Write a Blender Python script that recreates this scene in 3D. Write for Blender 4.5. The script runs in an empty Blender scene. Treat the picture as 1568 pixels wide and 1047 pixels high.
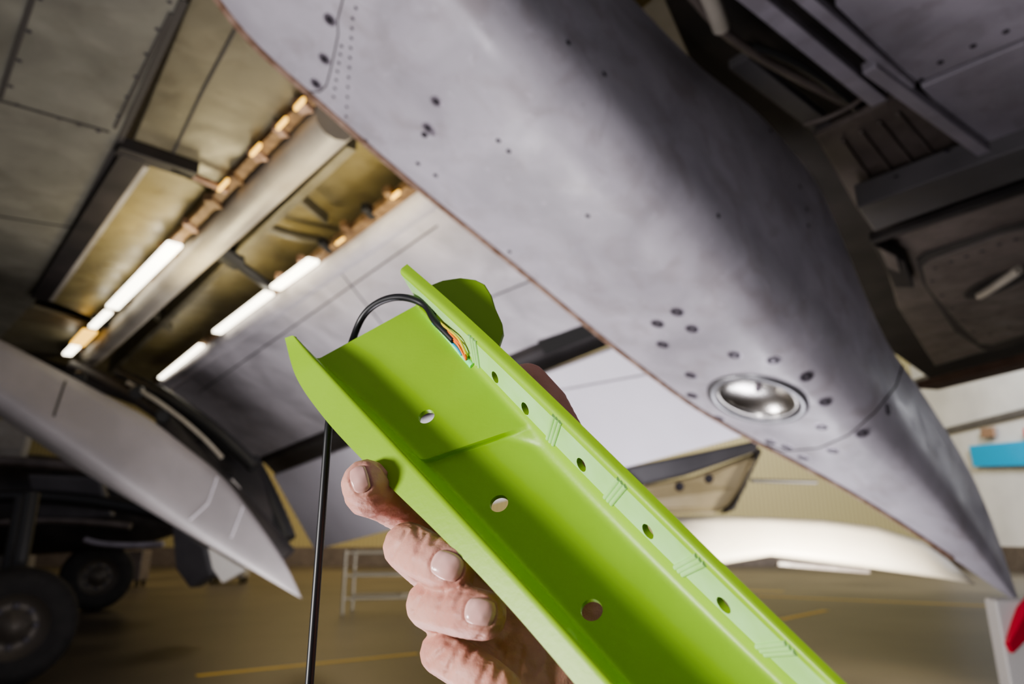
import bpy, bmesh, math, random
import numpy as np
from mathutils import Vector, Matrix
from mathutils.bvhtree import BVHTree
from mathutils.kdtree import KDTree
random.seed(4)
sc=bpy.context.scene
sc.view_settings.look='AgX - Medium High Contrast'
# ---------------------------------------------------------------- camera
F=24/36*1568; PITCH=math.radians(16)
CAM=Vector((0,0,1.5))
FW=Vector((0,math.cos(PITCH),math.sin(PITCH))); UP=Vector((0,-math.sin(PITCH),math.cos(PITCH))); RT=Vector((1,0,0))
cd=bpy.data.cameras.new('camera'); cam=bpy.data.objects.new('camera',cd); sc.collection.objects.link(cam)
cam.location=CAM; cam.rotation_euler=(math.radians(90)+PITCH,0,0)
cd.lens=24; cd.sensor_width=36; cd.clip_start=0.01; cd.clip_end=300
cd.dof.use_dof=True; cd.dof.focus_distance=0.28; cd.dof.aperture_fstop=10
sc.camera=cam
def ray(u,v): return RT*((u-784)/F)+FW+UP*((523-v)/F)
def PD(u,v,d): return CAM+ray(u,v)*d
def PZ(u,v,z):
    r=ray(u,v); return CAM+r*((z-CAM.z)/r.z)
def PL(u,v,p0,n):
    r=ray(u,v); return CAM+r*((p0-CAM).dot(n)/r.dot(n))
C=Vector((.76,.65,0)).normalized(); S=Vector((.65,-.76,0)).normalized(); Z=Vector((0,0,1))
# ---------------------------------------------------------------- materials
def mat(name,col,rough=.5,metal=0,col2=None,scale=3,bump=0,bscale=40,emis=None,estr=0,det=6,sss=0,coat=0,lo=.35,hi=.7):
    m=bpy.data.materials.new(name); m.use_nodes=True; nt=m.node_tree; b=nt.nodes['Principled BSDF']
    b.inputs['Base Color'].default_value=(*col,1); b.inputs['Roughness'].default_value=rough; b.inputs['Metallic'].default_value=metal
    tc=nt.nodes.new('ShaderNodeTexCoord')
    if col2:
        n=nt.nodes.new('ShaderNodeTexNoise'); n.inputs['Scale'].default_value=scale; n.inputs['Detail'].default_value=det
        nt.links.new(tc.outputs['Object'],n.inputs['Vector'])
        r=nt.nodes.new('ShaderNodeValToRGB'); r.color_ramp.elements[0].position=lo; r.color_ramp.elements[1].position=hi
        r.color_ramp.elements[0].color=(*col,1); r.color_ramp.elements[1].color=(*col2,1)
        nt.links.new(n.outputs['Fac'],r.inputs['Fac']); nt.links.new(r.outputs['Color'],b.inputs['Base Color'])
    if bump:
        n2=nt.nodes.new('ShaderNodeTexNoise'); n2.inputs['Scale'].default_value=bscale; n2.inputs['Detail'].default_value=4
        nt.links.new(tc.outputs['Object'],n2.inputs['Vector'])
        bp=nt.nodes.new('ShaderNodeBump'); bp.inputs['Strength'].default_value=bump; bp.inputs['Distance'].default_value=.01 if bscale<200 else .001
        nt.links.new(n2.outputs['Fac'],bp.inputs['Height']); nt.links.new(bp.outputs['Normal'],b.inputs['Normal'])
    if emis: b.inputs['Emission Color'].default_value=(*emis,1); b.inputs['Emission Strength'].default_value=estr
    if sss:
        b.inputs['Subsurface Weight'].default_value=sss; b.inputs['Subsurface Radius'].default_value=(1,.35,.2); b.inputs['Subsurface Scale'].default_value=.004
    if coat: b.inputs['Coat Weight'].default_value=coat
    return m
def weathered(name,base,dirt,rough,k=1.0):
    """painted metal: broad tonal drift + small stains + fine scratches"""
    m=mat(name,base,rough); nt=m.node_tree; b=nt.nodes['Principled BSDF']; tc=[n for n in nt.nodes if n.type=='TEX_COORD'][0]
    def noise(s,d,dist=0):
        n=nt.nodes.new('ShaderNodeTexNoise'); n.inputs['Scale'].default_value=s; n.inputs['Detail'].default_value=d; n.inputs['Distortion'].default_value=dist
        nt.links.new(tc.outputs['Object'],n.inputs['Vector']); return n
    def ramp(n,p0,p1,c0,c1):
        r=nt.nodes.new('ShaderNodeValToRGB'); r.color_ramp.elements[0].position=p0; r.color_ramp.elements[1].position=p1
        r.color_ramp.elements[0].color=(*c0,1); r.color_ramp.elements[1].color=(*c1,1); nt.links.new(n.outputs['Fac'],r.inputs['Fac']); return r
    r1=ramp(noise(2.2,9,.8),.32,.68,[c*.80 for c in base],[c*1.18 for c in base])
    r2=ramp(noise(6,9,.8),.50,.78,(0,0,0),(.65*k,)*3)
    r3=ramp(noise(26,6,.3),.62,.72,(0,0,0),(.5*k,)*3)
    def mix(a,f,c):
        x=nt.nodes.new('ShaderNodeMix'); x.data_type='RGBA'; nt.links.new(f.outputs['Color'],x.inputs[0]); nt.links.new(a,x.inputs[6]); x.inputs[7].default_value=(*c,1); return x.outputs[2]
    o=mix(r1.outputs['Color'],r2,dirt); o=mix(o,r3,[c*1.25 for c in base])
    r4=ramp(noise(60,5,.2),.67,.74,(0,0,0),(.6*k,)*3); o=mix(o,r4,dirt)
    nt.links.new(o,b.inputs['Base Color'])
    rr=ramp(noise(5,8,.5),.3,.75,(rough-.1,)*3,(rough+.18,)*3); nt.links.new(rr.outputs['Color'],b.inputs['Roughness'])
    bp=nt.nodes.new('ShaderNodeBump'); bp.inputs['Strength'].default_value=.25; bp.inputs['Distance'].default_value=.01
    nt.links.new(noise(7,3).outputs['Fac'],bp.inputs['Height']); nt.links.new(bp.outputs['Normal'],b.inputs['Normal'])
    return m
M_fair=weathered('fairing_paint',(.50,.475,.515),(.30,.255,.25),.38,.9)
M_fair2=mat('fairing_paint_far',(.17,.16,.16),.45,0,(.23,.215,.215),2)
M_flap=weathered('flap_paint',(.46,.44,.47),(.34,.32,.33),.45,.6)
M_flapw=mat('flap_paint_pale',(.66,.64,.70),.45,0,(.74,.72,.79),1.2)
M_wing=weathered('wing_skin_olive',(.17,.165,.135),(.10,.09,.07),.42,.7)
M_olive=weathered('wing_panel_olive',(.15,.135,.09),(.08,.065,.04),.38)
M_ochre=weathered('cove_panel_ochre',(.24,.20,.095),(.11,.08,.035),.36)
M_beige=mat('cove_beam_beige',(.33,.30,.25),.4,0,(.46,.43,.37),3)
M_rust=mat('seal_rust',(.10,.055,.025),.7,0,(.28,.18,.09),12)
M_seam=mat('panel_seam',(.05,.045,.04),.7)
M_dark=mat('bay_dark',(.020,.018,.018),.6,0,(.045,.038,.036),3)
M_darkm=mat('dark_metal',(.035,.035,.035),.4,.3)
M_lil=weathered('panel_lilac',(.29,.27,.305),(.17,.15,.16),.4)
M_brown=weathered('panel_brown',(.135,.112,.10),(.07,.055,.045),.45)
M_spar=mat('spar_grey',(.09,.085,.09),.45,0,(.12,.115,.12),3)
M_bolt=mat('bolt_dark',(.035,.03,.038),.55,.2)
M_boltl=mat('bolt_rim',(.32,.29,.33),.35,.5)
M_brseam=mat('sealant_brown',(.20,.115,.07),.7,0,(.42,.29,.22),20)
M_chrome=mat('reflector_metal',(.66,.64,.60),.26,1)
M_ring=mat('lamp_ring',(.30,.30,.31),.35,.7)
M_gapglow=mat('gap_glow',(1,.9,.7),.5,emis=(1,.93,.76),estr=6)  # emission standing for light that shines through the cove gaps
M_gapamber=mat('gap_glow_amber',(1,.6,.1),.5,emis=(1,.58,.12),estr=2.2)
M_green=mat('lime_plastic',(.300,.525,.030),.42,0,(.318,.548,.036),30,.06,500)
M_mint=mat('lime_plastic_lit',(.42,.72,.24),.32,0,(.48,.80,.34),60)  # paler lime; LED reflection on the wall put into the colour
M_greenhole=mat('hole_brown',(.13,.06,.04),.5)
M_glue=mat('clear_glue',(.25,.95,.35),.1,0,(.45,1,.5),200,.3,400)
M_black=mat('cable_rubber',(.012,.012,.014),.4)
M_or=mat('wire_orange',(.9,.2,.03),.4); M_cy=mat('wire_blue',(.03,.35,.6),.4); M_ye=mat('wire_yellow',(.8,.6,.05),.4)
M_skin=mat('skin',(.56,.255,.195),.56,0,(.76,.44,.35),32,.7,240,sss=.25,det=8,lo=.32,hi=.7)
M_nail=mat('fingernail',(.74,.39,.34),.2,0,(.82,.52,.46),90,coat=.3)
M_tyre=mat('tyre_rubber',(.007,.006,.006),.8,0,(.016,.014,.013),8)
M_hub=mat('wheel_hub',(.07,.06,.05),.5,.3)
M_white=mat('white_paint',(.7,.68,.64),.4,0,(.78,.76,.7),1)
M_cream=mat('cream_paint',(.84,.76,.62),.4,0,(.92,.86,.74),.8)
M_blue=mat('blue_sign',(.0,.36,.68),.4)
M_red=mat('red_ribbon',(.65,.01,.04),.5)
M_yel=mat('floor_line_yellow',(.80,.50,.05),.5,0,(.85,.57,.09),6)
# ---------------------------------------------------------------- helpers
def link(o,par=None):
    sc.collection.objects.link(o)
    if par: o.parent=par
    return o
def empty(name,loc=(0,0,0)):
    e=bpy.data.objects.new(name,None); sc.collection.objects.link(e); e.empty_display_size=.1; return e
def mesh(name,vs,fs,m,par=None,smooth=False):
    me=bpy.data.meshes.new(name); me.from_pydata([tuple(v) for v in vs],[],fs); me.update()
    bm=bmesh.new(); bm.from_mesh(me); bmesh.ops.recalc_face_normals(bm,faces=bm.faces); bm.to_mesh(me); bm.free()
    if smooth: me.polygons.foreach_set('use_smooth',[True]*len(me.polygons))
    me.materials.append(m); o=bpy.data.objects.new(name,me); return link(o,par)
def prism(name,pts,off,m,par=None,bev=0):
    n=len(pts); off=Vector(off); vs=list(pts)+[p+off for p in pts]
    fs=[tuple(range(n)),tuple(range(2*n-1,n-1,-1))]+[(i,(i+1)%n,n+(i+1)%n,n+i) for i in range(n)]
    o=mesh(name,vs,fs,m,par)
    if bev:
        b=o.modifiers.new('bev','BEVEL'); b.width=bev; b.segments=3; b.limit_method='ANGLE'
    return o
def wz(name,px,z,m,par,th=.04,bev=.006): return prism(name,[PZ(u,v,z) for u,v in px],(0,0,th),m,par,bev)
def tube(name,pts,r,m,par=None,smooth=True,cap=True):
    cu=bpy.data.curves.new(name,'CURVE'); cu.dimensions='3D'; cu.bevel_depth=r; cu.bevel_resolution=4; cu.use_fill_caps=cap
    sp=cu.splines.new('NURBS' if smooth and len(pts)>2 else 'POLY'); sp.points.add(len(pts)-1)
    for i,p in enumerate(pts): sp.points[i].co=(*p,1)
    if sp.type=='NURBS': sp.order_u=3; sp.use_endpoint_u=True; sp.resolution_u=8
    cu.materials.append(m); return link(bpy.data.objects.new(name,cu),par)
def beam(name,a,b,w,h,m,par=None,up=Z,bev=.004):
    d=(b-a).normalized(); sd=d.cross(up).normalized()*w/2; u=sd.cross(d).normalized()*h/2
    vs=[p+x*sd+y*u for p in(a,b) for x,y in((-1,-1),(1,-1),(1,1),(-1,1))]
    o=mesh(name,vs,[(0,1,2,3),(7,6,5,4),(0,4,5,1),(1,5,6,2),(2,6,7,3),(3,7,4,0)],m,par)
    bb=o.modifiers.new('bev','BEVEL'); bb.width=bev; bb.segments=2
    return o
def evalmesh(o):
    dg=bpy.context.evaluated_depsgraph_get(); me=bpy.data.meshes.new_from_object(o.evaluated_get(dg)); o.modifiers.clear(); o.data=me; return o
def frame(loc,n):
    n=n.normalized(); x=n.orthogonal().normalized() if abs(n.z)>.99 else Z.cross(n).normalized(); y=n.cross(x)
    return Matrix(((x.x,y.x,n.x,loc.x),(x.y,y.y,n.y,loc.y),(x.z,y.z,n.z,loc.z),(0,0,0,1)))
def lathe(name,prof,mtx,m,par=None,seg=48,smooth=True):
    vs=[];fs=[];k=len(prof)
    for i in range(seg):
        a=2*math.pi*i/seg
        for r,h in prof: vs.append(mtx@Vector((r*math.cos(a),r*math.sin(a),h)))
    for i in range(seg):
        j=(i+1)%seg
        for q in range(k-1): fs.append((i*k+q,j*k+q,j*k+q+1,i*k+q+1))
    return mesh(name,vs,fs,m,par,smooth)
def bolts(name,items,m,par):
    vs=[];fs=[]
    for loc,n,r,h in items:
        mt=frame(loc,n); b=len(vs); sg=14
        for rr,hh in((1,-.3),(1,.4),(.8,1)):
            for i in range(sg):
                a=2*math.pi*i/sg; vs.append(mt@Vector((r*rr*math.cos(a),r*rr*math.sin(a),h*hh)))
        for q in range(2):
            for i in range(sg): fs.append((b+q*sg+i,b+q*sg+(i+1)%sg,b+(q+1)*sg+(i+1)%sg,b+(q+1)*sg+i))
        fs.append(tuple(b+2*sg+i for i in range(sg)))
    return mesh(name,vs,fs,m,par)
def bvh_of(o):
    dg=bpy.context.evaluated_depsgraph_get(); return BVHTree.FromObject(o,dg)
def hit(b,u,v):
    r=ray(u,v).normalized(); h=b.ray_cast(CAM,r)
    if h[0] is None: return None
    n=h[1]; 
    if n.dot(r)>0: n=-n
    return h[0],n
def cut(o,loc,n,r,depth,seg=32,m=None):
    mt=frame(loc,n); vs=[];
    for hh in(-depth,depth):
        for i in range(seg):
            a=2*math.pi*i/seg; vs.append(mt@Vector((r*math.cos(a),r*math.sin(a),hh)))
    fs=[(i,(i+1)%seg,seg+(i+1)%seg,seg+i) for i in range(seg)]+[tuple(range(seg)),tuple(range(2*seg-1,seg-1,-1))]
    c=mesh('cutter',vs,fs,m or M_dark)
    md=o.modifiers.new('b','BOOLEAN'); md.operation='DIFFERENCE'; md.object=c; md.solver='EXACT'
    return c
# ---------------------------------------------------------------- hangar shell
def box(name,lo,hi,m,par=None,bev=0):
    lo=Vector(lo);hi=Vector(hi)
    return prism(name,[Vector((lo.x,lo.y,lo.z)),Vector((hi.x,lo.y,lo.z)),Vector((hi.x,hi.y,lo.z)),Vector((lo.x,hi.y,lo.z))],(0,0,hi.z-lo.z),m,par,bev)
mf=mat('floor_concrete',(.048,.040,.032),.36,0,(.115,.094,.066),.35,.03,12,det=9)
box('floor',(-46,-30,-.2),(30,42,0),mf)
mw=bpy.data.materials.new('wall_cladding_ochre'); mw.use_nodes=True; nt=mw.node_tree; b=nt.nodes['Principled BSDF']
tc=nt.nodes.new('ShaderNodeTexCoord'); wv=nt.nodes.new('ShaderNodeTexWave'); wv.inputs['Scale'].default_value=1.3; wv.inputs['Distortion'].default_value=.6
rp=nt.nodes.new('ShaderNodeValToRGB'); rp.color_ramp.elements[0].color=(.26,.22,.11,1); rp.color_ramp.elements[1].color=(.42,.37,.20,1)
nt.links.new(tc.outputs['Object'],wv.inputs['Vector']); nt.links.new(wv.outputs['Color'],rp.inputs['Fac']); nt.links.new(rp.outputs['Color'],b.inputs['Base Color']); b.inputs['Roughness'].default_value=.5
box('wall_back',(-46,40,0),(30,40.4,18),mw)
mr=mat('wall_white_cladding',(.6,.6,.62),.5,0,(.72,.72,.74),.5)
box('wall_right',(24,2,0),(24.3,40,18),mr)
box('wall_left',(-46,-5,0),(-45.6,40,18),mw)
box('ceiling',(-46,4,18),(30,40,18.3),mat('ceiling_steel',(.25,.23,.2),.6,0,(.3,.28,.25),1))
for i,z in enumerate((7.0,10.2)):
    box('trim_%d'%(i+1),(23.8,2,z),(24,40,z+.3),M_spar)
box('baseboard_right',(23.8,2,0),(24,40,1.1),M_brown)
box('baseboard_back',(-45.6,39.8,0),(23.8,40,1.0),M_brown)
sign=empty('blue_wall_sign')
def PX(u,v,x):
    r=ray(u,v); return CAM+r*((x-CAM.x)/r.x)
prism('sign_board',[PX(1483,682,23.7),PX(1640,668,23.7),PX(1640,710,23.7),PX(1490,714,23.7)],(.15,0,0),M_blue,sign,.02)
prism('sign_band',[PX(1500,655,23.7),PX(1520,653,23.7),PX(1522,668,23.7),PX(1502,670,23.7)],(.15,0,0),M_brseam,sign,.02)
prism('sign_plate',[PX(1566,655,23.7),PX(1640,645,23.7),PX(1640,660,23.7),PX(1568,668,23.7)],(.15,0,0),M_red,sign,.02)
for i,(q,w) in enumerate([([(300,1034),(640,1000)],.09),([(1160,912),(1700,935)],.16),([(1195,948),(1265,934)],.16),([(860,895),(1200,905)],.14),([(0,1046),(80,1015)],.07)]):
    a,b2=PZ(*q[0],.0),PZ(*q[1],.0); beam('floor_marking' if i==0 else 'floor_marking.%03d'%i,a+Z*.004,b2+Z*.004,w,.006,M_yel)
# ---------------------------------------------------------------- wing structure, left/top
wing=empty('aircraft_wing')
zw=3.5
wz('lower_skin',[(-300,-400),(340,-400),(285,0),(190,208),(58,456),(0,518),(-400,520)],zw,M_wing,wing)
wz('rear_skin_panel',[(296,-10),(345,-400),(900,-400),(700,-20),(480,150),(347,284),(200,225)],zw+.04,M_olive,wing)
wz('cove_door',[(228,245),(338,298),(158,492),(72,458)],zw+.10,M_ochre,wing)
wz('cove_door_lower',[(50,470),(150,500),(100,545),(-30,560),(-60,500)],zw+.12,M_olive,wing)
wz('cove_roof',[(-50,600),(330,375),(520,190),(900,-150),(1000,0),(640,310),(240,585)],zw+.32,M_ochre,wing)
wz('cove_roof_front',[(-100,620),(60,450),(210,230),(480,-60),(800,-100),(520,200),(130,560)],zw+.36,M_olive,wing)
def bz(name,a,b,z,w,h,m,par=wing): return beam(name,PZ(*a,z),PZ(*b,z),w,h,m,par)
bz('door_bar_dark',(62,452),(206,232),zw,.13,.08,M_dark)
bz('door_frame_edge',(78,456),(222,248),zw+.03,.05,.06,M_beige)
bz('door_bar_end',(180,222),(300,262),zw,.10,.07,M_dark)
bz('hinge_arm',(262,255),(348,292),zw-.02,.035,.03,M_brseam)
bz('rear_seal',(100,545),(478,146),zw+.02,.07,.05,M_rust)
tube('spar_tube',[PZ(140,545,zw),PZ(515,182,zw)],.115,M_beige,wing)
bz('spar_web',(170,560),(540,200),zw+.13,.06,.22,M_olive)
bz('front_flap_seal',(238,583),(632,282),zw-.02,.08,.06,M_rust)
tube('actuator_rod',[PZ(318,370,zw),PZ(424,446,zw)],.04,M_darkm,wing)
tube('actuator_rod_sleeve',[PZ(318,370,zw),PZ(362,400,zw)],.07,M_darkm,wing)
tube('cove_rib',[PZ(372,330,zw+.2),PZ(430,360,zw+.2),PZ(490,368,zw+.2)],.04,M_olive,wing)
bz('cove_rib_2',(215,455),(260,500),zw+.1,.06,.08,M_olive)
bz('cove_rib_3',(415,262),(500,335),zw+.22,.03,.08,M_olive)
for i in range(11):
    t=i/10; u=118+345*t; v=527-367*t
    bz('seal_bracket_%d'%i,(u-6,v-6),(u+9,v+8),zw,.04+.04*random.random(),.05,random.choice([M_rust,M_beige,M_brseam,M_darkm]))
    u=270+330*t; v=560-262*t
    if i>4: bz('flap_bracket_%d'%i,(u-9,v-9),(u+6,v+6),zw-.03,.05,.05,random.choice([M_rust,M_brseam,M_darkm]))
def seam(name,pts,z,w=.012,m=M_seam,par=wing):
    for i in range(len(pts)-1): beam(name+'_%d'%i,PZ(*pts[i],z),PZ(*pts[i+1],z),w,.008,m,par,bev=.001)
seam('skin_seam_a',[(282,0),(188,206),(56,456)],zw-.002,.03)
seam('skin_seam_b',[(62,-40),(0,150)],zw-.002,.02)
seam('skin_seam_c',[(-20,148),(168,202)],zw-.002)
seam('skin_seam_d',[(-20,328),(112,348)],zw-.002)
seam('skin_seam_e',[(262,20),(176,196)],zw-.002,.015)
seam('panel_seam_f',[(395,-20),(310,140),(265,235)],zw+.037,.012)
def rivets_line(name,pts,z,n,r,par=wing,m=M_bolt):
    it=[]
    for (a,b) in zip(pts[:-1],pts[1:]):
        A,B=PZ(*a,z),PZ(*b,z)
        for i in range(n): it.append((A.lerp(B,(i+.5)/n),Vector((0,0,-1)),r,.002))
    return bolts(name,it,m,par)
rivets_line('skin_rivets_a',[(10,155),(165,205)],zw,5,.012)
rivets_line('skin_rivets_b',[(270,-20),(175,190)],zw,6,.010)
rivets_line('skin_rivets_c',[(70,-30),(10,150)],zw,4,.012)
glow=empty('cove_gap_glow')  # glowing strips for light coming through the wing gaps, not fixtures
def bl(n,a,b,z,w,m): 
    beam(n,PZ(*a,z),PZ(*b,z),w,.03,m,glow,bev=.01)
bl('glow_strip_1',(172,470),(268,373),zw-.05,.10,M_gapglow)
bl('glow_strip_2',(142,500),(166,477),zw-.05,.07,M_gapglow)
bl('glow_strip_amber',(118,527),(138,506),zw-.05,.13,M_gapamber)
bl('glow_strip_3',(103,542),(116,529),zw-.05,.09,M_gapglow)
bl('glow_strip_4',(332,508),(412,448),zw-.07,.085,M_gapglow)
bl('glow_strip_5',(422,440),(480,398),zw-.07,.09,M_gapglow)
bl('glow_strip_6',(246,578),(308,528),zw-.07,.06,M_gapglow)
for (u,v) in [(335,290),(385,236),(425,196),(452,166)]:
    bl('glow_strip_s%d'%u,(u,v),(u+14,v-15),zw-.03,.02,M_gapamber)
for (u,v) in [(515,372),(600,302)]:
    bl('glow_strip_s%d'%u,(u,v),(u+12,v-9),zw-.05,.018,M_gapamber)
# ---------------------------------------------------------------- flaps
Q=PZ(245,585,3.4)
n1=Vector((.342,.293,1)).normalized()
fl=empty('wing_flap')
f1=lambda u,v: PL(u,v,Q,n1)
prism('flap_skin',[f1(u,v) for u,v in [(262,598),(648,318),(730,258),(950,440),(892,498),(384,706)]],n1*.06,M_flap,fl,.015)
tube('flap_nose',[f1(250,592)+n1*.05,f1(645,312)+n1*.05,f1(740,240)+n1*.05],.105,M_flap,fl)
for i,(a,b2) in enumerate([((515,408),(660,590)),((305,600),(670,345)),((640,500),(860,410))]):
    beam('flap_seam_%d'%i,f1(*a)-n1*.002,f1(*b2)-n1*.002,.012,.006,M_spar,fl,up=n1,bev=.001)
e0=f1(892,505)
n2=Vector((.76,.65,1)).normalized(); f2=lambda u,v: PL(u,v,e0,n2)
fl2=empty('wing_flap.001')
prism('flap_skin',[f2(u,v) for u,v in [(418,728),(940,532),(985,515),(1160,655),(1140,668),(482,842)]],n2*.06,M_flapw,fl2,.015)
beam('flap_seam',f2(600,660)-n2*.002,f2(700,785)-n2*.002,.015,.006,M_spar,fl2,up=n2,bev=.001)
beam('flap_seam_b',f2(840,600)-n2*.002,f2(1060,560)-n2*.002,.012,.006,M_lil,fl2,up=n2,bev=.001)
beam('gap_beam',f1(384,716)+n1*.1,f1(900,506)+n1*.1,.1,.08,M_dark,fl2,up=n1)
prism('gap_shroud',[f1(370,695),f1(900,490),f1(975,525),f1(940,550),f1(420,745)],n1*.05,M_spar,fl2,.005)
for v_ in fl2.children[-1].data.vertices: v_.co+=n1*.16
prism('gap_carriage',[f1(820,520),(f1(905,492)),f1(915,512),f1(835,545)],n1*.08,M_darkm,fl2,.01)
lk=empty('flap_drive_linkage')
K=lambda u,v,d:PD(u,v,d)
for i,(q,r) in enumerate([([(110,560,7.5),(215,600,7.3),(300,680,7)],.07),([(200,580,7.3),(300,620,7.1),(390,715,6.9)],.07),
    ([(250,640,7),(340,740,6.6),(400,800,6.3),(440,850,6.2)],.08),([(385,705,7.5),(420,770,7.2),(440,825,7)],.09),([(0,540,8),(120,575,8),(210,610,7.8)],.08),([(180,570,7.4),(260,600,7.2),(350,690,7)],.05)]):
    tube('link_%d'%i,[K(*p) for p in q],r,M_darkm if i%2 else M_dark,lk)
prism('link_plate',[K(215,590,7.2),K(390,705,7.2),K(430,820,7),K(380,790,7),K(280,690,7)],FW*.1,M_dark,lk,.01)
for i,(u,v) in enumerate([(250,635),(300,690),(345,735),(210,600),(120,578)]):
    lathe('link_joint_%d'%i,[(0,-.06),(.06,-.06),(.07,-.04),(.07,.04),(.06,.06),(0,.06)],frame(K(u,v,6.9),-FW+RT*.4),M_darkm,lk,20,False)
tube('link_bright',[K(350,738,6.6),K(362,752,6.6)],.05,M_white,lk)
tube('link_rod_pale',[K(195,585,6.9),K(290,640,6.8),K(340,700,6.7)],.02,M_beige,lk)
# ---------------------------------------------------------------- flap track fairings
def fairing(name,D,Mp,Rp,Lp,m,Wd=None,n=90,c0=None):
    def pv(u,v):
        r=ray(u,v); t=-D/r.dot(S); q=r*t; return q.dot(C),q.z
    mc=np.array(sorted(pv(*p) for p in Mp)); rc=np.array(sorted(pv(*p) for p in Rp))
    ctip=pv(*Mp[-1])[0]
    def zM(c):
        if c<mc[0,0]:
            sl=(mc[2,1]-mc[0,1])/(mc[2,0]-mc[0,0]); return mc[0,1]+sl*(c-mc[0,0])
        return float(np.interp(c,mc[:,0],mc[:,1]))
    if Lp:
        ls=[]
        for p in Lp:
            r=ray(*p); best=None
            ts=np.linspace(.6,7,1500); prev=None
            for t in ts:
                f=r.z*t-zM(t*r.dot(C))
                if prev is not None and prev[1]<0<=f: best=t;break
                prev=(t,f)
            if best: ls.append((best*r.dot(C),best*r.dot(S)))
        ls.append((ctip,-D-.002)); ls=np.array(sorted(ls))
    cs=np.linspace(c0 if c0 is not None else mc[0,0],ctip,n)
    def sm(a,k=5):
        a=np.array(a); 
        for _ in range(k):
            b=a.copy(); b[1:-1]=(a[:-2]+2*a[1:-1]+a[2:])/4; a=b
        return a
    zm=sm([zM(c) for c in cs],30)
    zr=sm([np.interp(c,rc[:,0],rc[:,1]) if c>=rc[0,0] else rc[0,1]+(rc[1,1]-rc[0,1])/(rc[1,0]-rc[0,0])*(c-rc[0,0]) for c in cs],12)
    zr=np.maximum(zr,zm+.004)
    sl=sm([np.interp(c,ls[:,0],ls[:,1]) for c in cs],8) if Lp else np.array([-D-Wd*min(1,(ctip-c)/(ctip-cs[0])*1.6)-.002 for c in cs])
    vs=[];rows=0
    for i,c in enumerate(cs):
        tt=min(1,(ctip-c)/1.0)
        base=CAM+C*c
        L=base+S*sl[i]+Z*zm[i]; Mx=base+S*(-D)+Z*zm[i]; R=base+S*(-D-.12*tt)+Z*zr[i]
        LB=L+Z*(zr[i]-zm[i])*.9+S*.04*tt; RB=R+Z*.03*tt-S*.25*(abs(sl[i]+D))
        a=L.lerp(Mx,.74); b=Mx.lerp(R,.26)
        sec=[L.lerp(a,k/6)-Z*.03*tt*math.sin(math.pi*k/12) for k in range(7)]
        a=sec[-1]
        for k in range(1,11):
            t=k/11; sec.append(a*(1-t)**2+(Mx-Z*.02*tt)*2*t*(1-t)+b*t*t)
        sec+=[b.lerp(R,k/4) for k in range(5)]
        sec+=[RB,LB]
        rows=len(sec); vs+=sec
    fs=[]
    for i in range(n-1):
        for k in range(rows):
            k2=(k+1)%rows; fs.append((i*rows+k,i*rows+k2,(i+1)*rows+k2,(i+1)*rows+k))
    fs.append(tuple(range(rows))); fs.append(tuple((n-1)*rows+k for k in range(rows)))
    o=mesh(name,vs,fs,m,None,True)
    return o,[vs[i*rows] for i in range(n)]
MpA=[(600,-190),(740,-20),(860,110),(960,220),(1060,330),(1160,440),(1260,545),(1350,640),(1430,730),(1500,825),(1562,925)]
RpA=[(900,-150),(1030,0),(1110,85),(1200,155),(1245,215),(1290,262),(1315,335),(1345,400),(1372,480),(1430,580),(1485,690),(1535,810),(1562,925)]
LpA=[(300,-60),(335,0),(352,42),(430,104),(485,152),(620,270),(800,415),(940,530),(1060,620),(1130,660),(1250,722),(1400,812),(1480,868)]
FA,edge=fairing('flap_track_fairing',1.3,MpA,RpA,LpA,M_fair,c0=.35)
bA=bvh_of(FA)
lc,ln=hit(bA,1158,611)
R0=.235
c=cut(FA,lc,ln,R0*.86,.10,64,M_ring); evalmesh(FA); bpy.data.objects.remove(c)
mt=frame(lc,ln)
lathe('landing_light_ring',[(R0*.80,-.02),(R0*.82,.004),(R0*.86,.014),(R0*.98,.014),(R0*1.02,.004),(R0*1.03,-.012)],mt,M_ring,FA,64)
lathe('landing_light_inner_ring',[(R0*.74,-.03),(R0*.76,-.006),(R0*.79,.0),(R0*.82,-.01)],mt,M_chrome,FA,64)
lathe('landing_light_reflector',[(R0*.80,-.012),(R0*.70,-.034),(R0*.56,-.054),(R0*.38,-.070),(R0*.16,-.078),(.001,-.08)],mt,M_chrome,FA,64)
lathe('landing_light_bulb',[(.001,-.045),(.014,-.048),(.018,-.06),(.016,-.078)],mt,M_boltl,FA,24)
FA.modifiers.new('es','EDGE_SPLIT').split_angle=math.radians(40)
def surf_bolts(name,pts,r,m,h=.003,off=0):
    it=[]
    for p in pts:
        q=hit(bA,p[0],p[1])
        if q: it.append((q[0]+q[1]*off,q[1],p[2] if len(p)>2 else r,h))
    return bolts(name,it,m,FA)
big=[(1037,477),(1007,495),(1060,503),(1015,527),(1125,543),(1184,552),(1235,576),(1263,615),(1258,653),(1320,663),(1360,626),(1275,689),(1230,700),(1180,676),(1058,574),(1060,605),(1100,640),(1205,684)]
surf_bolts('fairing_bolt_rims',big,.034,M_boltl,.0015)
surf_bolts('fairing_bolts',big,.027,M_bolt,.0035)
surf_bolts('fairing_bolt_heads',big,.010,M_boltl,.0045)
sml=[(870,65),(925,113),(763,215),(779,231),(1242,260),(1235,320),(1238,345),(780,385),(560,215),(640,250),(1385,500),(1380,570),(1330,350),(1100,330),(900,330),(1250,100),(667,268),(1225,285),(1180,200),(700,470)]
surf_bolts('fairing_rivets',sml,.010,M_bolt,.002)
surf_bolts('fairing_fasteners',[(668,155),(655,195),(505,30),(497,90),(484,128),(650,206)],.014,M_bolt,.003)
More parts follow.
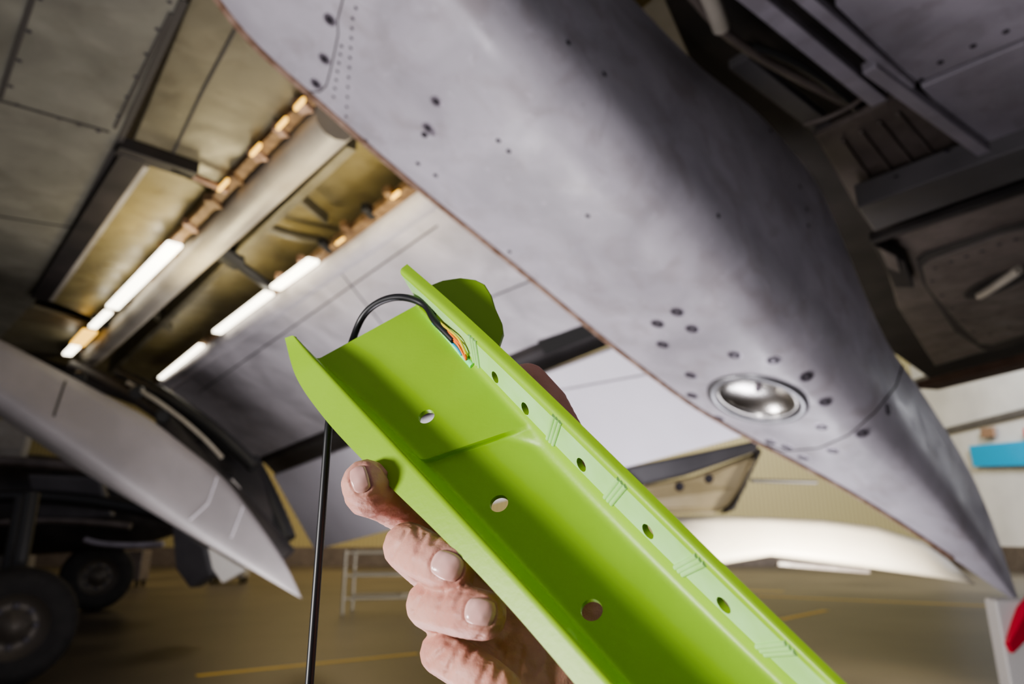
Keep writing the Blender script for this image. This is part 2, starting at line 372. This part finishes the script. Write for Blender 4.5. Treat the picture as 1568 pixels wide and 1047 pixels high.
surf_bolts('fairing_fastener_rims',[(668,155),(655,195),(660,200),(505,30),(497,90),(484,128)],.024,M_boltl,.001)
surf_bolts('fairing_rivet_row',[(540-3*i/3,28+15*i) for i in range(11)]+[(523-2*i,70+13*i) for i in range(7)]+[(545+4*i,12-18*i) for i in range(5)],.0062,M_bolt,.002)
def surf_line(name,pts,r,m,k=8):
    out=[]
    for a,b2 in zip(pts[:-1],pts[1:]):
        for i in range(k):
            q=hit(bA,a[0]+(b2[0]-a[0])*i/k,a[1]+(b2[1]-a[1])*i/k)
            if q: out.append(q[0]+q[1]*.0003)
    if len(out)>2: tube(name,out,r,m,FA)
surf_line('access_panel_seam',[(530,-20),(517,30),(518,52),(508,100),(500,130),(490,140),(470,140)],.0028,M_seam)
surf_line('nose_cone_seam',[(1388,496),(1388,540),(1372,590),(1340,630),(1300,665),(1255,685),(1200,690),(1170,678)],.0042,M_seam)
tube('fairing_edge_seal',[p for p in edge[::2]][:42],.015,M_brseam,FA)
MpB=[(-150,522),(0,612),(150,716),(320,826),(400,876),(462,916)]
RpB=[(-150,440),(0,512),(130,580),(240,640),(350,730),(400,800),(445,870),(462,916)]
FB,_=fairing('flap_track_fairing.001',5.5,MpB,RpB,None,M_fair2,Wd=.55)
bB=bvh_of(FB)
def lineB(name,pts,r,m):
    out=[]
    for a,b2 in zip(pts[:-1],pts[1:]):
        for i in range(6):
            q=hit(bB,a[0]+(b2[0]-a[0])*i/6,a[1]+(b2[1]-a[1])*i/6)
            if q: out.append(q[0])
    if len(out)>2: tube(name,out,r,m,FB)
lineB('fairing_panel_seam',[(335,722),(318,770),(285,800)],.008,M_flap)
lineB('fairing_panel_seam_b',[(372,775),(350,832)],.008,M_flap)
lineB('fairing_panel_seam_c',[(105,570),(78,650)],.008,M_seam)
# ---------------------------------------------------------------- right-hand wing bay
bay=empty('wing_inboard_bay')
def rz(name,px,z,m,th=.04): return wz(name,px,z,m,bay,th)
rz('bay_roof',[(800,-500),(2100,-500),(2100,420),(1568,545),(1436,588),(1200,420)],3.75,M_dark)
rz('lilac_panel_a',[(1262,-300),(2000,-300),(2000,-80),(1568,58),(1402,128),(1280,10)],3.45,M_lil)
rz('lilac_panel_b',[(1410,134),(1568,66),(2000,-70),(2000,140),(1568,212),(1500,236)],3.45,M_lil)
rz('rib_panel',[(1248,208),(1392,140),(1494,240),(1312,318)],3.55,M_brown)
def rb(n,a,b2,z,w,h,m): return beam(n,PZ(*a,z),PZ(*b2,z),w,h,m,bay)
rb('rail_1',(1090,-60),(1345,150),3.42,.07,.06,M_lil)
rb('rail_2',(1170,-60),(1392,130),3.44,.05,.05,M_lil)
rb('rail_3',(1330,100),(1512,234),3.42,.06,.05,M_lil)
rb('bay_pipe_bar',(1130,90),(1260,190),3.6,.1,.05,M_spar)
tube('bay_pipe',[PZ(1040,-30,3.5),PZ(1090,30,3.5),PZ(1120,60,3.5),PZ(1200,110,3.6),PZ(1300,160,3.6)],.02,M_brown,bay)
tube('bay_hose',[PZ(1080,-20,3.45),PZ(1098,20,3.45),PZ(1104,42,3.45)],.035,M_beige,bay)
tube('bay_pipe_b',[PZ(1230,190,3.5),PZ(1280,180,3.5),PZ(1320,150,3.5)],.012,M_brown,bay)
tube('bay_pipe_c',[PZ(1140,70,3.55),PZ(1220,80,3.55),PZ(1310,165,3.55)],.018,M_darkm,bay)
for i in range(4):
    rb('rib_stiffener_%d'%i,(1290+28*i,215-14*i),(1345+32*i,292-14*i),3.535,.02,.02,M_brown)
prism('spar',[PZ(u,v,3.35) for u,v in [(1312,318),(1600,214),(2000,90),(2000,150),(1600,262),(1338,354)]],(0,0,.15),M_spar,bay,.01)
rz('aft_panel',[(1345,370),(1600,280),(2000,150),(2000,400),(1568,520),(1432,560),(1375,470)],3.5,M_brown)
rb('aft_dark_gap',(1335,366),(1640,262),3.42,.07,.05,M_dark)
ap=[(1412,408),(1425,398),(1530,360),(1590,345),(1700,320),(1700,460),(1590,505),(1520,528),(1500,526),(1470,498),(1420,440)]
prism('access_panel',[PZ(u,v,3.47) for u,v in ap],(0,0,.03),M_brown,bay,.008)
prism('access_panel_rim',[PZ(u+(-8 if u<1500 else 4),v+(-8 if v<450 else 9),3.475) for u,v in ap],(0,0,.025),M_seam,bay,.004)
lk1=PZ(1528,434,3.46)
lathe('latch_recess',[(0.001,0),(.12,0),(.17,.006),(.20,.0)],frame(lk1,Vector((0,0,-1)))@Matrix.Rotation(-.75,4,'Z')@Matrix.Diagonal((1.8,.8,1,1)),M_dark,bay,32)
tube('latch_handle',[PZ(1500,452,3.44),PZ(1528,436,3.42),PZ(1560,412,3.44)],.035,M_beige,bay)
bolts('access_panel_bolts',[(PZ(u,v,3.47),Vector((0,0,-1)),.018,.004) for u,v in [(1432,410),(1456,400),(1480,392),(1504,384),(1530,374),(1556,366),(1428,430),(1442,452),(1458,472),(1474,490),(1490,508),(1516,512),(1545,500)]],M_bolt,bay)
bolts('panel_bolts',[(PZ(u,v,3.45),Vector((0,0,-1)),.013,.004) for u,v in [(1410,122),(1360,128),(1240,42),(1190,2),(1478,222),(1450,230),(1540,48),(1490,70),(1440,95),(1560,205),(1372,270)]],M_bolt,bay)
prism('bracket_dark',[PZ(1335,372,3.4),PZ(1385,400,3.4),PZ(1400,440,3.4),PZ(1370,440,3.4)],(0,0,.1),M_dark,bay,.01)
rz('bracket_light',[(1345,378),(1372,392),(1380,418),(1360,410)],3.38,M_brown,.02)
rb('aft_beam',(1420,590),(1640,535),3.5,.35,.1,mat('beam_brown',(.06,.035,.025),.6,0,(.10,.06,.045),4))
# ---------------------------------------------------------------- other aircraft parts in background
pw=empty('parked_aircraft_wing')
P9=lambda u,v,d=9:PD(u,v,d)
up_=[(1030,790),(1100,790),(1180,792),(1260,796),(1340,806),(1410,828),(1450,855),(1486,888)]
lo_=[(1030,826),(1100,864),(1180,850),(1260,860),(1340,870),(1410,880),(1450,886),(1486,893)]
vs=[];fs=[]
for i,(a_,b_) in enumerate(zip(up_,lo_)):
    A=P9(*a_,9.3);B=P9(*b_,8.9)
    for k in range(7):
        q=A.lerp(B,k/6); vs.append(q-FW*.10*math.sin(math.pi*k/6))
    for k in range(5,0,-1):
        q=A.lerp(B,k/6); vs.append(q+FW*.18)
n_=12
for i in range(len(up_)-1):
    for k in range(n_): fs.append((i*n_+k,i*n_+(k+1)%n_,(i+1)*n_+(k+1)%n_,(i+1)*n_+k))
fs+=[tuple(range(n_)),tuple(range(7*n_,8*n_))]
mesh('wing_slab',vs,fs,M_cream,pw,True)
beam('wing_underside_gap',P9(1190,862,8.7),P9(1330,874,8.8),.06,.06,M_brown,pw)
nac=empty('parked_aircraft_pod')
mp=mat('pod_paint',(.38,.31,.17),.45,0,(.50,.42,.26),2)
prism('pod_body',[PD(*p) for p in [(972,752,7.5),(990,742,7.5),(1062,728,7.5),(1160,690,7.5),(1155,705,7.4),(1135,752,7.4),(1120,774,7.4),(1100,783,7.4),(1010,783,7.4),(985,770,7.5)]],Vector((.1,.6,0)),mp,nac,.10)
prism('pod_edge',[PD(*p) for p in [(1162,684,7.4),(1168,690,7.4),(1126,780,7.3),(1108,786,7.3),(1122,772,7.3),(1140,745,7.35)]],Vector((0,.2,0)),M_dark,nac,.02)
prism('pod_pylon',[PD(*p) for p in [(955,715,7.2),(1080,690,7.2),(1165,672,7.2),(1160,690,7.2),(1060,724,7.2),(985,742,7.2)]],Vector((0,.4,0)),M_spar,nac,.03)
lathe('pod_port',[(0.001,0),(.04,0),(.05,.01)],frame(PD(1085,732,7.3),-FW),M_bolt,nac,20)
lathe('pod_port_b',[(0.001,0),(.04,0),(.05,.01)],frame(PD(1040,744,7.3),-FW),M_bolt,nac,20)
tube('pod_arm',[PD(1150,735,7.4),PD(1250,738,7.6)],.02,M_spar,nac)
post=empty('white_access_stand')
a=PD(1524,918,2.9); b2=PD(1620,918,2.9)
prism('stand_panel',[Vector((a.x,a.y,0)),Vector((b2.x,b2.y,0)),Vector((b2.x,b2.y,a.z)),Vector((a.x,a.y,a.z))],Vector((.03,.12,0)),M_white,post,.01)
beam('stand_base',Vector((a.x,a.y-.1,.03)),Vector((a.x,a.y+.5,.03)),.06,.06,M_spar,post)
prism('warning_ribbon',[PD(1562,930,2.87),PD(1590,900,2.87),PD(1590,960,2.86),PD(1552,1000,2.82),PD(1545,985,2.82)],Vector((0,.03,0)),M_red,post,.003)
def spindle(name,a,b,ra,m,par=None,prof=None):
    d=(b-a); Ln=d.length; mt=frame(a,d)
    return lathe(name,[(r*ra,h*Ln) for r,h in prof],mt,m,par)
fz=empty('aircraft_fuselage')
spindle('belly',PD(-900,740,16),PD(300,780,15),1.15,M_dark,fz,[(0.001,0),(.8,.02),(1,.1),(1,.6),(.95,.8),(.75,.93),(.4,.99),(.001,1)])
tube('belly_strake',[PD(0,705,13),PD(150,712,13),(PD(260,740,13))],.10,M_brown,fz)
tube('belly_pipe',[PD(0,760,12.5),PD(120,755,12.5),PD(260,790,12.5)],.12,M_darkm,fz)
tube('belly_pipe_b',[PD(0,800,12.5),PD(90,790,12.5),PD(200,805,12.5)],.06,M_brown,fz)
prism('belly_panel',[PD(40,725,12.6),PD(150,730,12.6),PD(170,790,12.6),PD(60,800,12.6)],Vector((0,.2,0)),M_spar,fz,.05)
prism('gear_door',[PD(262,800,11),PD(312,838,11),PD(322,880,11),PD(290,900,11),PD(268,870,11)],Vector((.1,.2,0)),M_spar,fz,.03)
prism('door_white',[PD(318,838,8),PD(375,872,8),PD(340,892,8),PD(325,870,8)],Vector((.0,.1,0)),M_white,fz,.01)
prism('panel_pale',[PD(-60,630,14),PD(45,650,14),PD(30,705,14),PD(-60,710,14)],Vector((0,.2,0)),M_beige,fz,.02)
tube('hydraulic_pipe',[PD(130,825,12),PD(160,838,12),PD(250,832,12)],.05,M_lil,fz)
def wheel(name,loc,r,w,ax,top=2.0):
    root=empty(name)
    mt=frame(loc,ax)
    lathe('tyre',[(r*.55,-w*.42),(r*.75,-w*.5),(r*.93,-w*.45),(r,-w*.28),(r,-w*.1),(r*.985,-w*.08),(r,-w*.06),(r,w*.06),(r*.985,w*.08),(r,w*.1),(r,w*.28),(r*.93,w*.45),(r*.75,w*.5),(r*.55,w*.42)],mt,M_tyre,root)
    lathe('hub',[(r*.56,-w*.42),(r*.52,-w*.36),(r*.42,-w*.2),(r*.25,-w*.18),(r*.2,-w*.4),(.001,-w*.42)],mt,M_hub,root)
    lathe('hub_back',[(r*.56,w*.42),(r*.52,w*.36),(r*.42,w*.2),(r*.25,w*.18),(r*.2,w*.4),(.001,w*.42)],mt,M_hub,root)
    it=[(mt@Vector((r*.34*math.cos(a*.785),r*.34*math.sin(a*.785),s*w*.19)),ax*s,r*.06,.02) for a in range(8) for s in(-1,1)]
    bolts('hub_bolts',it,M_bolt,root)
    tube('strut',[loc-ax*w*.6,loc-ax*w*.6+Z*.5,loc-ax*w*.9+Z*(top-loc.z)],.08,M_darkm,root)
    tube('axle',[loc-ax*w*.9,loc+ax*w*.3],.07,M_darkm,root)
    return root
w1=PZ(0,1052,0); wheel('landing_gear_wheel',w1+Z*.60,.60,.42,S)
w1b=w1+Vector((-.75,.9,0)); wheel('landing_gear_wheel.001',w1b+Z*.56,.56,.36,S)
w2=PZ(140,934,0); wheel('landing_gear_wheel.002',w2+Z*.7,.7,.45,S,2.6)
ms=empty('maintenance_trestle')
ml=mat('trestle_steel',(.4,.38,.33),.4,.3)
b0=PZ(524,940,0); 
for i,(dx,dy) in enumerate([(0,0),(1.5,.4),(0,.9),(1.5,1.3)]):
    tube('leg_%d'%i,[b0+Vector((dx,dy,0)),b0+Vector((dx,dy,1.25))],.03,ml,ms)
for i,z in enumerate((.3,.75,1.2)):
    tube('rail_%d'%i,[b0+Vector((0,0,z)),b0+Vector((1.5,.4,z))],.025,ml,ms); tube('rail_b%d'%i,[b0+Vector((0,.9,z)),b0+Vector((1.5,1.3,z))],.025,ml,ms)
for k,(u,v) in enumerate([(190,885),(350,880),(20,870)]):
    tr=empty('tool_trolley' if k==0 else 'tool_trolley.%03d'%k); q=PZ(u,v+12,0)
    box('cabinet',q+Vector((-.6,-.3,.2)),q+Vector((.6,.3,1.1)),[M_brown,M_beige,M_spar][k],tr,.03)
    for i,(x,y) in enumerate([(-.5,-.2),(.5,-.2),(-.5,.2),(.5,.2)]): box('caster_%d'%i,q+Vector((x-.04,y-.06,0)),q+Vector((x+.04,y+.06,.22)),M_tyre,tr,.01)
    tube('handle',[q+Vector((-.6,-.3,1.1)),q+Vector((-.65,-.3,1.35)),q+Vector((.65,-.3,1.35)),q+Vector((.6,-.3,1.1))],.03,M_spar,tr)
# ---------------------------------------------------------------- green bracket
g1,g2,g3=PD(640,695,.287),PD(800,635,.287),PD(930,1013,.212)
gn=(g2-g1).cross(g3-g1).normalized()
if gn.dot(CAM-g1)<0: gn=-gn
def G(u,v,h): return PL(u,v,g1+gn*h,gn)
ST=[[(435,516),(450,512),(490,553),(643,468),(626,413)],
[(445,577),(487,553),(522,584),(687,512),(668,448)],
[(497,635),(540,608),(580,640),(738,572),(740,512)],
[(552,697),(592,664),(640,695),(800,635),(820,588)],
[(606,752),(644,720),(692,748),(858,700),(885,650)],
[(660,812),(697,778),(748,808),(922,765),(955,722)],
[(722,868),(752,838),(808,875),(990,832),(1035,800)],
[(785,932),(815,907),(872,948),(1068,907),(1120,880)],
[(850,1010),(880,978),(938,1022),(1155,990),(1220,978)],
[(912,1085),(946,1050),(1005,1095),(1250,1080),(1325,1080)],
[(980,1165),(1010,1125),(1070,1175),(1345,1170),(1430,1180)]]
def fairpoly(col,deg):
    P=np.array([s[col] for s in ST],float); t=np.arange(len(P))
    cx=np.polyfit(t,P[:,0],deg); cy=np.polyfit(t,P[:,1],deg)
    return [(float(np.polyval(cx,i)),float(np.polyval(cy,i))) for i in t]
COL=[fairpoly(k,3 if k else 4) for k in range(5)]
COL[0][0]=(436,517); COL[1][0]=(450,512)
def cat(P,t):
    n=len(P)-1; i=min(int(t),n-1); f=t-i
    p0=P[max(i-1,0)];p1=P[i];p2=P[i+1];p3=P[min(i+2,n)]
    return tuple(.5*((2*b)+(-a+c)*f+(2*a-5*b+4*c-d)*f*f+(-a+3*b-3*c+d)*f**3) for a,b,c,d in zip(p0,p1,p2,p3))
def ss(a,b,x):
    x=max(0,min(1,(x-a)/(b-a))); return x*x*(3-2*x)
HB,HE=.015,.017
def section(t):
    A,B,Cc,Dd,E=[cat(COL[k],t) for k in range(5)]
    st=ss(3.22,3.38,t); hw=-.0030*st
    hb=HB*(.75+.25*ss(0,1,t))
    ux,uy=Cc[0]-Dd[0],Cc[1]-Dd[1]; ul=math.hypot(ux,uy); k=18+26*(1-ss(3.3,3.75,t)); 
    D2=(Dd[0]+ux/ul*k,Dd[1]+uy/ul*k)
    a=G(*A,hb-.0045);b=G(*B,hb);c=G(*Cc,hw);d2=G(*D2,hw);d=G(*Dd,0);e=G(E[0]-9,E[1]+7,HE);e2=G(E[0]+4,E[1]-3,HE-.0005)
    return a,b,c,d2,d,e,e2
SEG=[2,6,20,4,8,2]
def rounded(P,rs):
    out=[P[0]];last=P[0]
    for i in range(1,len(P)):
        if i<len(P)-1:
            p=P[i];r=rs[i]; u=(P[i-1]-p);w=(P[i+1]-p)
            a=p+u.normalized()*min(r,u.length*.45); b=p+w.normalized()*min(r,w.length*.45)
        else: a=P[i]
        for k in range(1,SEG[i-1]+1): out.append(last.lerp(a,k/SEG[i-1]))
        if i<len(P)-1:
            for k in range(1,6):
                s=k/5; out.append(a*(1-s)**2+p*2*s*(1-s)+b*s*s)
            last=b
    return out
ts=sorted(set([i/12 for i in range(121)]+[3.22+.16*k/6 for k in range(7)])); vs=[];cols=0
NS=len(ts)-1
for t in ts:
    sec=rounded(list(section(t)),[0,.0028,.0026,.0025,.0030,.0028,0]); cols=len(sec); vs+=sec
fs=[(i*cols+k,i*cols+k+1,(i+1)*cols+k+1,(i+1)*cols+k) for i in range(NS) for k in range(cols-1)]
me=bpy.data.meshes.new('green_channel_bracket'); me.from_pydata([tuple(v) for v in vs],[],fs); me.update()
GB=link(bpy.data.objects.new('green_channel_bracket',me)); me.materials.append(M_green); me.materials.append(M_mint)
w0=sum(SEG[:4])+5*4; 
for p in me.polygons:
    k=p.index%(cols-1)
    if w0<=k<w0+SEG[4]: p.material_index=1
bm=bmesh.new(); bm.from_mesh(me); bmesh.ops.recalc_face_normals(bm,faces=bm.faces); bm.faces.ensure_lookup_table()
mid=min(bm.faces,key=lambda f:(f.calc_center_median()-G(764,740,0)).length)
if mid.normal.dot(gn)<0: bmesh.ops.reverse_faces(bm,faces=bm.faces)
bm.to_mesh(me); bm.free(); me.polygons.foreach_set('use_smooth',[True]*len(me.polygons))
bG=bvh_of(GB)
so=GB.modifiers.new('sol','SOLIDIFY'); so.thickness=.0024; so.offset=-1
evalmesh(GB)
cs=[]
for (u,v,r) in [(653,637,.0037),(764,770,.0037),(906,933,.0037)]:
    q=hit(bG,u,v)
    if q: cs.append(cut(GB,q[0],q[1],r,.006,32,M_greenhole))
for (u,v) in [(758,577),(804,625),(890,711),(992,813),(1108,926)]:
    q=hit(bG,u,v)
    if q: cs.append(cut(GB,q[0],q[1],.0028,.005,32,M_greenhole))
evalmesh(GB)
for c in cs: bpy.data.objects.remove(c)
GB.data.set_sharp_from_angle(angle=math.radians(38))
wn=GB.modifiers.new('wn','WEIGHTED_NORMAL'); wn.keep_sharp=True; wn.weight=80
def wallpt(t,f,off=.0004):
    P=section(t); d,e=P[4],P[5]; n=(e-d).cross(section(min(t+.05,10))[4]-d).normalized()
    if n.dot(CAM-d)<0: n=-n
    return d.lerp(e,f)+n*off,n
for j,(u,v) in enumerate([(728,548),(846,672),(940,768),(1054,874),(1188,992)]):
    hh=hit(bG,u,v)
    best=min((t/50 for t in range(0,500)),key=lambda t:(wallpt(t,.5)[0]-hh[0]).length)
    for k in(-1,0,1):
        tube('clip_rib_%d_%d'%(j,k+1),[wallpt(best+k*.07,f,-.0001)[0] for f in(.12,.5,.75,.93)],.0010,M_mint,GB)
tabp=[(640,470),(655,437),(678,428),(705,424),(728,427),(742,434),(752,450),(758,470),(768,492),(770,508),(764,526),(756,536),(730,550),(690,520)]
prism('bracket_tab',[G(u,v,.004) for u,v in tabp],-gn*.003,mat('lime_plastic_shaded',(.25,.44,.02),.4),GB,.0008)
gp=[(645,470),(655,480),(672,500),(690,520),(706,540),(722,558)]
tube('glue_bead',[hit(bG,u+2,v+2)[0] for u,v in gp if hit(bG,u+2,v+2)],.0015,M_glue,GB)
for k,(m,du,dv) in enumerate([(M_or,0,0),(M_cy,-4,5),(M_ye,4,-3),(M_or,6,2),(M_or,2,4)]):
    pts=[]
    for (u,v) in [(672,490),(688,504),(700,515+2*(k%2)),(709,526),(714,542+3*k-6)]:
        h=hit(bG,u+du+random.uniform(-2,2),v+dv)
        if h: pts.append(h[0]+h[1]*.0018)
    if len(pts)>2: tube('thin_wire_%d'%k,pts,.0006,m,GB)
# ---------------------------------------------------------------- cable
cb=empty('black_cable')
hq=lambda u,v,o:(hit(bG,u,v)[0]+hit(bG,u,v)[1]*o) if hit(bG,u,v) else G(u,v,.006)
pts=[hq(700,518,.0018),hq(688,503,.0024),hq(672,485,.003),G(655,469,.008),G(638,459,.009),G(618,454,.008),G(598,455,.006),G(577,463,.002),G(560,477,-.003),G(549,495,-.008),G(540,520,-.012),G(525,565,-.013),G(510,610,-.012)]
st_=G(504,640,-.010)
y=(st_-CAM).y; x=(st_-CAM).x
for v in (640,700,780,880,980,1080,1200):
    rr=ray(784,v); d=y/rr.y; pts.append(CAM+Vector((x,y,rr.z*d)))
tube('cable_sheath',pts,.0019,M_black,cb)
# ---------------------------------------------------------------- hand
balls=[]
def chain(P,step=.28):
    for a,b2 in zip(P[:-1],P[1:]):
        A,B=PD(*a[:3]),PD(*b2[:3]); L=(B-A).length; n=max(1,int(L/(min(a[3],b2[3])*step)))
        for i in range(n+1):
            f=i/n; balls.append((A.lerp(B,f),a[3]+(b2[3]-a[3])*f))
chain([(800,900,.30,.012),(700,830,.305,.0115),(628,780,.290,.0110),(595,762,.280,.0106),(578,755,.275,.0106),(566,751,.271,.0106),(560,740,.268,.0098)])
chain([(800,960,.295,.0125),(700,900,.297,.0112),(645,855,.278,.0102),(624,836,.264,.0097),(642,845,.256,.0094),(658,854,.250,.0092),(676,862,.246,.0093),(694,870,.243,.0088)])
chain([(790,1010,.285,.0125),(715,960,.283,.0108),(672,932,.264,.0097),(659,924,.252,.0093),(682,929,.244,.0090),(700,934,.239,.0089),(720,937,.234,.0089),(740,941,.231,.0084)])
chain([(800,1060,.275,.013),(720,1020,.268,.010),(676,998,.257,.0084),(690,1004,.248,.0081),(720,1024,.241,.0080),(745,1040,.236,.0078),(770,1056,.232,.0070)])
chain([(800,900,.305,.014),(830,960,.30,.018),(850,1040,.29,.022),(830,1150,.285,.024),(810,1300,.285,.025),(800,1500,.29,.025)])
chain([(800,960,.295,.014),(800,1050,.285,.020),(800,1150,.285,.024),(780,1300,.29,.024)])
chain([(790,1010,.280,.013),(760,1070,.272,.016),(760,1150,.275,.022)])
chain([(850,1040,.295,.018),(900,930,.300,.016),(905,820,.305,.0135),(868,690,.305,.0118),(850,652,.302,.0110),(832,622,.303,.0116),(808,588,.304,.0100)])
bm=bmesh.new()
for p,r in balls: bmesh.ops.create_icosphere(bm,subdivisions=2,radius=r,matrix=Matrix.Translation(p))
hm=bpy.data.meshes.new('human_hand'); bm.to_mesh(hm); bm.free()
HN=link(bpy.data.objects.new('human_hand',hm)); hm.materials.append(M_skin)
rm=HN.modifiers.new('r','REMESH'); rm.mode='VOXEL'; rm.voxel_size=.00075; rm.use_smooth_shade=True
s=HN.modifiers.new('s','SMOOTH'); s.iterations=7; s.factor=.5
evalmesh(HN)
b0_=bvh_of(HN)
NAILS=[('nail_index',549,731,-3,-16,.0054,.0035),('nail_middle',682,864,18,8,.0057,.0047),('nail_ring',734,934,20,5,.0052,.0043)]
def nailframe(u,v,du,dv):
    h=hit(b0_,u,v); h2=hit(b0_,u+du,v+dv); n=h[1]; x=h2[0]-h[0]; x=(x-n*x.dot(n)).normalized(); return h[0],n,x,n.cross(x)
def nailxy(a,b,ln,wd): return a*math.sqrt(1-b*b*.42)*ln, b*math.sqrt(1-a*a*.28)*wd
cre=[((622,812),(600,850)),((636,806),(642,822)),((650,902),(632,935)),((708,906),(697,925)),((672,812),(664,830)),((583,712),(600,735)),((700,1000),(684,1030)),((760,985),(735,1046)),((800,990),(790,1046)),((735,975),(715,1010)),((690,985),(655,1015)),((650,815),(640,840)),((680,905),(672,925)),((770,1000),(760,1046))]
segs=[]
for a,b2 in cre:
    for i in range(12):
        h=hit(b0_,a[0]+(b2[0]-a[0])*i/11,a[1]+(b2[1]-a[1])*i/11)
        if h: segs.append(h[0])
ring=[]
for nm,u,v,du,dv,ln_,wd in NAILS:
    o,n,x,yv=nailframe(u,v,du,dv)
    for i in range(40):
        th=2*math.pi*i/40; a=max(-1,min(1,1.35*math.cos(th))); b=max(-1,min(1,1.35*math.sin(th)))
        X,Y=nailxy(a,b,ln_,wd); q=b0_.ray_cast(o+x*X+yv*Y+n*.004,-n)
        if q[0]: ring.append(q[0])
def groove(pts,rad,dep):
    kd=KDTree(len(pts)); [kd.insert(p,i) for i,p in enumerate(pts)]; kd.balance()
    for v in HN.data.vertices:
        co,ix,d=kd.find(v.co)
        if d<rad: v.co-=v.normal*dep*(1-d/rad)**1.3
groove(segs,.0022,.0010); groove(ring,.0011,.0009)
HN.data.materials.clear(); HN.data.materials.append(M_skin)
HN.data.polygons.foreach_set('use_smooth',[True]*len(HN.data.polygons))
for nm,u,v,du,dv,ln_,wd in NAILS:
    o,n,x,yv=nailframe(u,v,du,dv); vs=[];fs=[];N=16
    for i in range(N+1):
        for j in range(N+1):
            a=(i/N*2-1);b=(j/N*2-1); X,Y=nailxy(a,b,ln_,wd)
            p=o+x*X+yv*Y+n*.005; q=b0_.ray_cast(p,-n); e=max(abs(a),abs(b))
            base=(q[0] if q[0] else p-n*.005)
            vs.append(base+n*(.0006 if e<.9 else -.0002))
    for i in range(N):
        for j in range(N): fs.append((i*(N+1)+j,i*(N+1)+j+1,(i+1)*(N+1)+j+1,(i+1)*(N+1)+j))
    mesh(nm,vs,fs,M_nail,HN,True)
# ---------------------------------------------------------------- lights
w=bpy.data.worlds.new('world'); sc.world=w; w.use_nodes=True
w.node_tree.nodes['Background'].inputs[0].default_value=(.84,.82,.92,1); w.node_tree.nodes['Background'].inputs[1].default_value=.31
def area(name,loc,tgt,size,e,col,spread=180):
    l=bpy.data.lights.new(name,'AREA'); l.size=size; l.energy=e; l.color=col; l.spread=math.radians(spread)
    o=bpy.data.objects.new(name,l); sc.collection.objects.link(o); o.location=loc
    o.rotation_euler=(Vector(tgt)-Vector(loc)).to_track_quat('-Z','Y').to_euler(); return o
area('work_light_key',(-1.5,-.42,1.3),(0,.3,1.5),.35,42,(1,.97,.96))
area('fairing_fill_low',(-.7,1.1,.2),(.5,2.0,2.5),.8,38,(.97,.92,1))  # added unseen fill from below, in place of floor bounce on the fairing
area('flap_fill_upper',(-1.0,3.5,.2),(-.8,4.8,2.9),.8,62,(1,.95,.97))  # added unseen fill to brighten the first flap
area('flap_fill_outer',(-1.6,5.4,.15),(-1.9,8.0,2.8),1.6,80,(1,.95,.95))  # added unseen fill for the outer end of the flaps
area('cove_fill_a',(-2.2,4.6,2.9),(-2.0,4.4,3.9),.5,13,(1,.84,.48))  # added warm fill for the ochre cove panels, no fixture there
area('cove_fill_b',(-1.0,3.6,2.9),(-.9,3.4,3.9),.5,8,(1,.84,.48))  # second added warm fill under the cove
area('flap_fill_lower',(1.5,4.6,.3),(.9,5.5,2.0),1,50,(.95,.92,1))  # added unseen fill lifting the lower flap and fairing tip
area('parked_wing_fill',(5.2,5.6,.7),(3.6,9,1.3),.8,170,(1,.93,.82),70)  # added unseen fill to bring up the cream parked wing
area('hangar_lamp_far',(-8,30,13),(-8,34,0),6,1900,(1,.80,.48))
area('hangar_lamp_right',(9,28,13),(9,38,3),6,1900,(1,.88,.62))
area('right_wall_light',(17,18,12),(24,28,6),4,4200,(.95,.97,1))  # area light aimed at the right wall, not a door opening
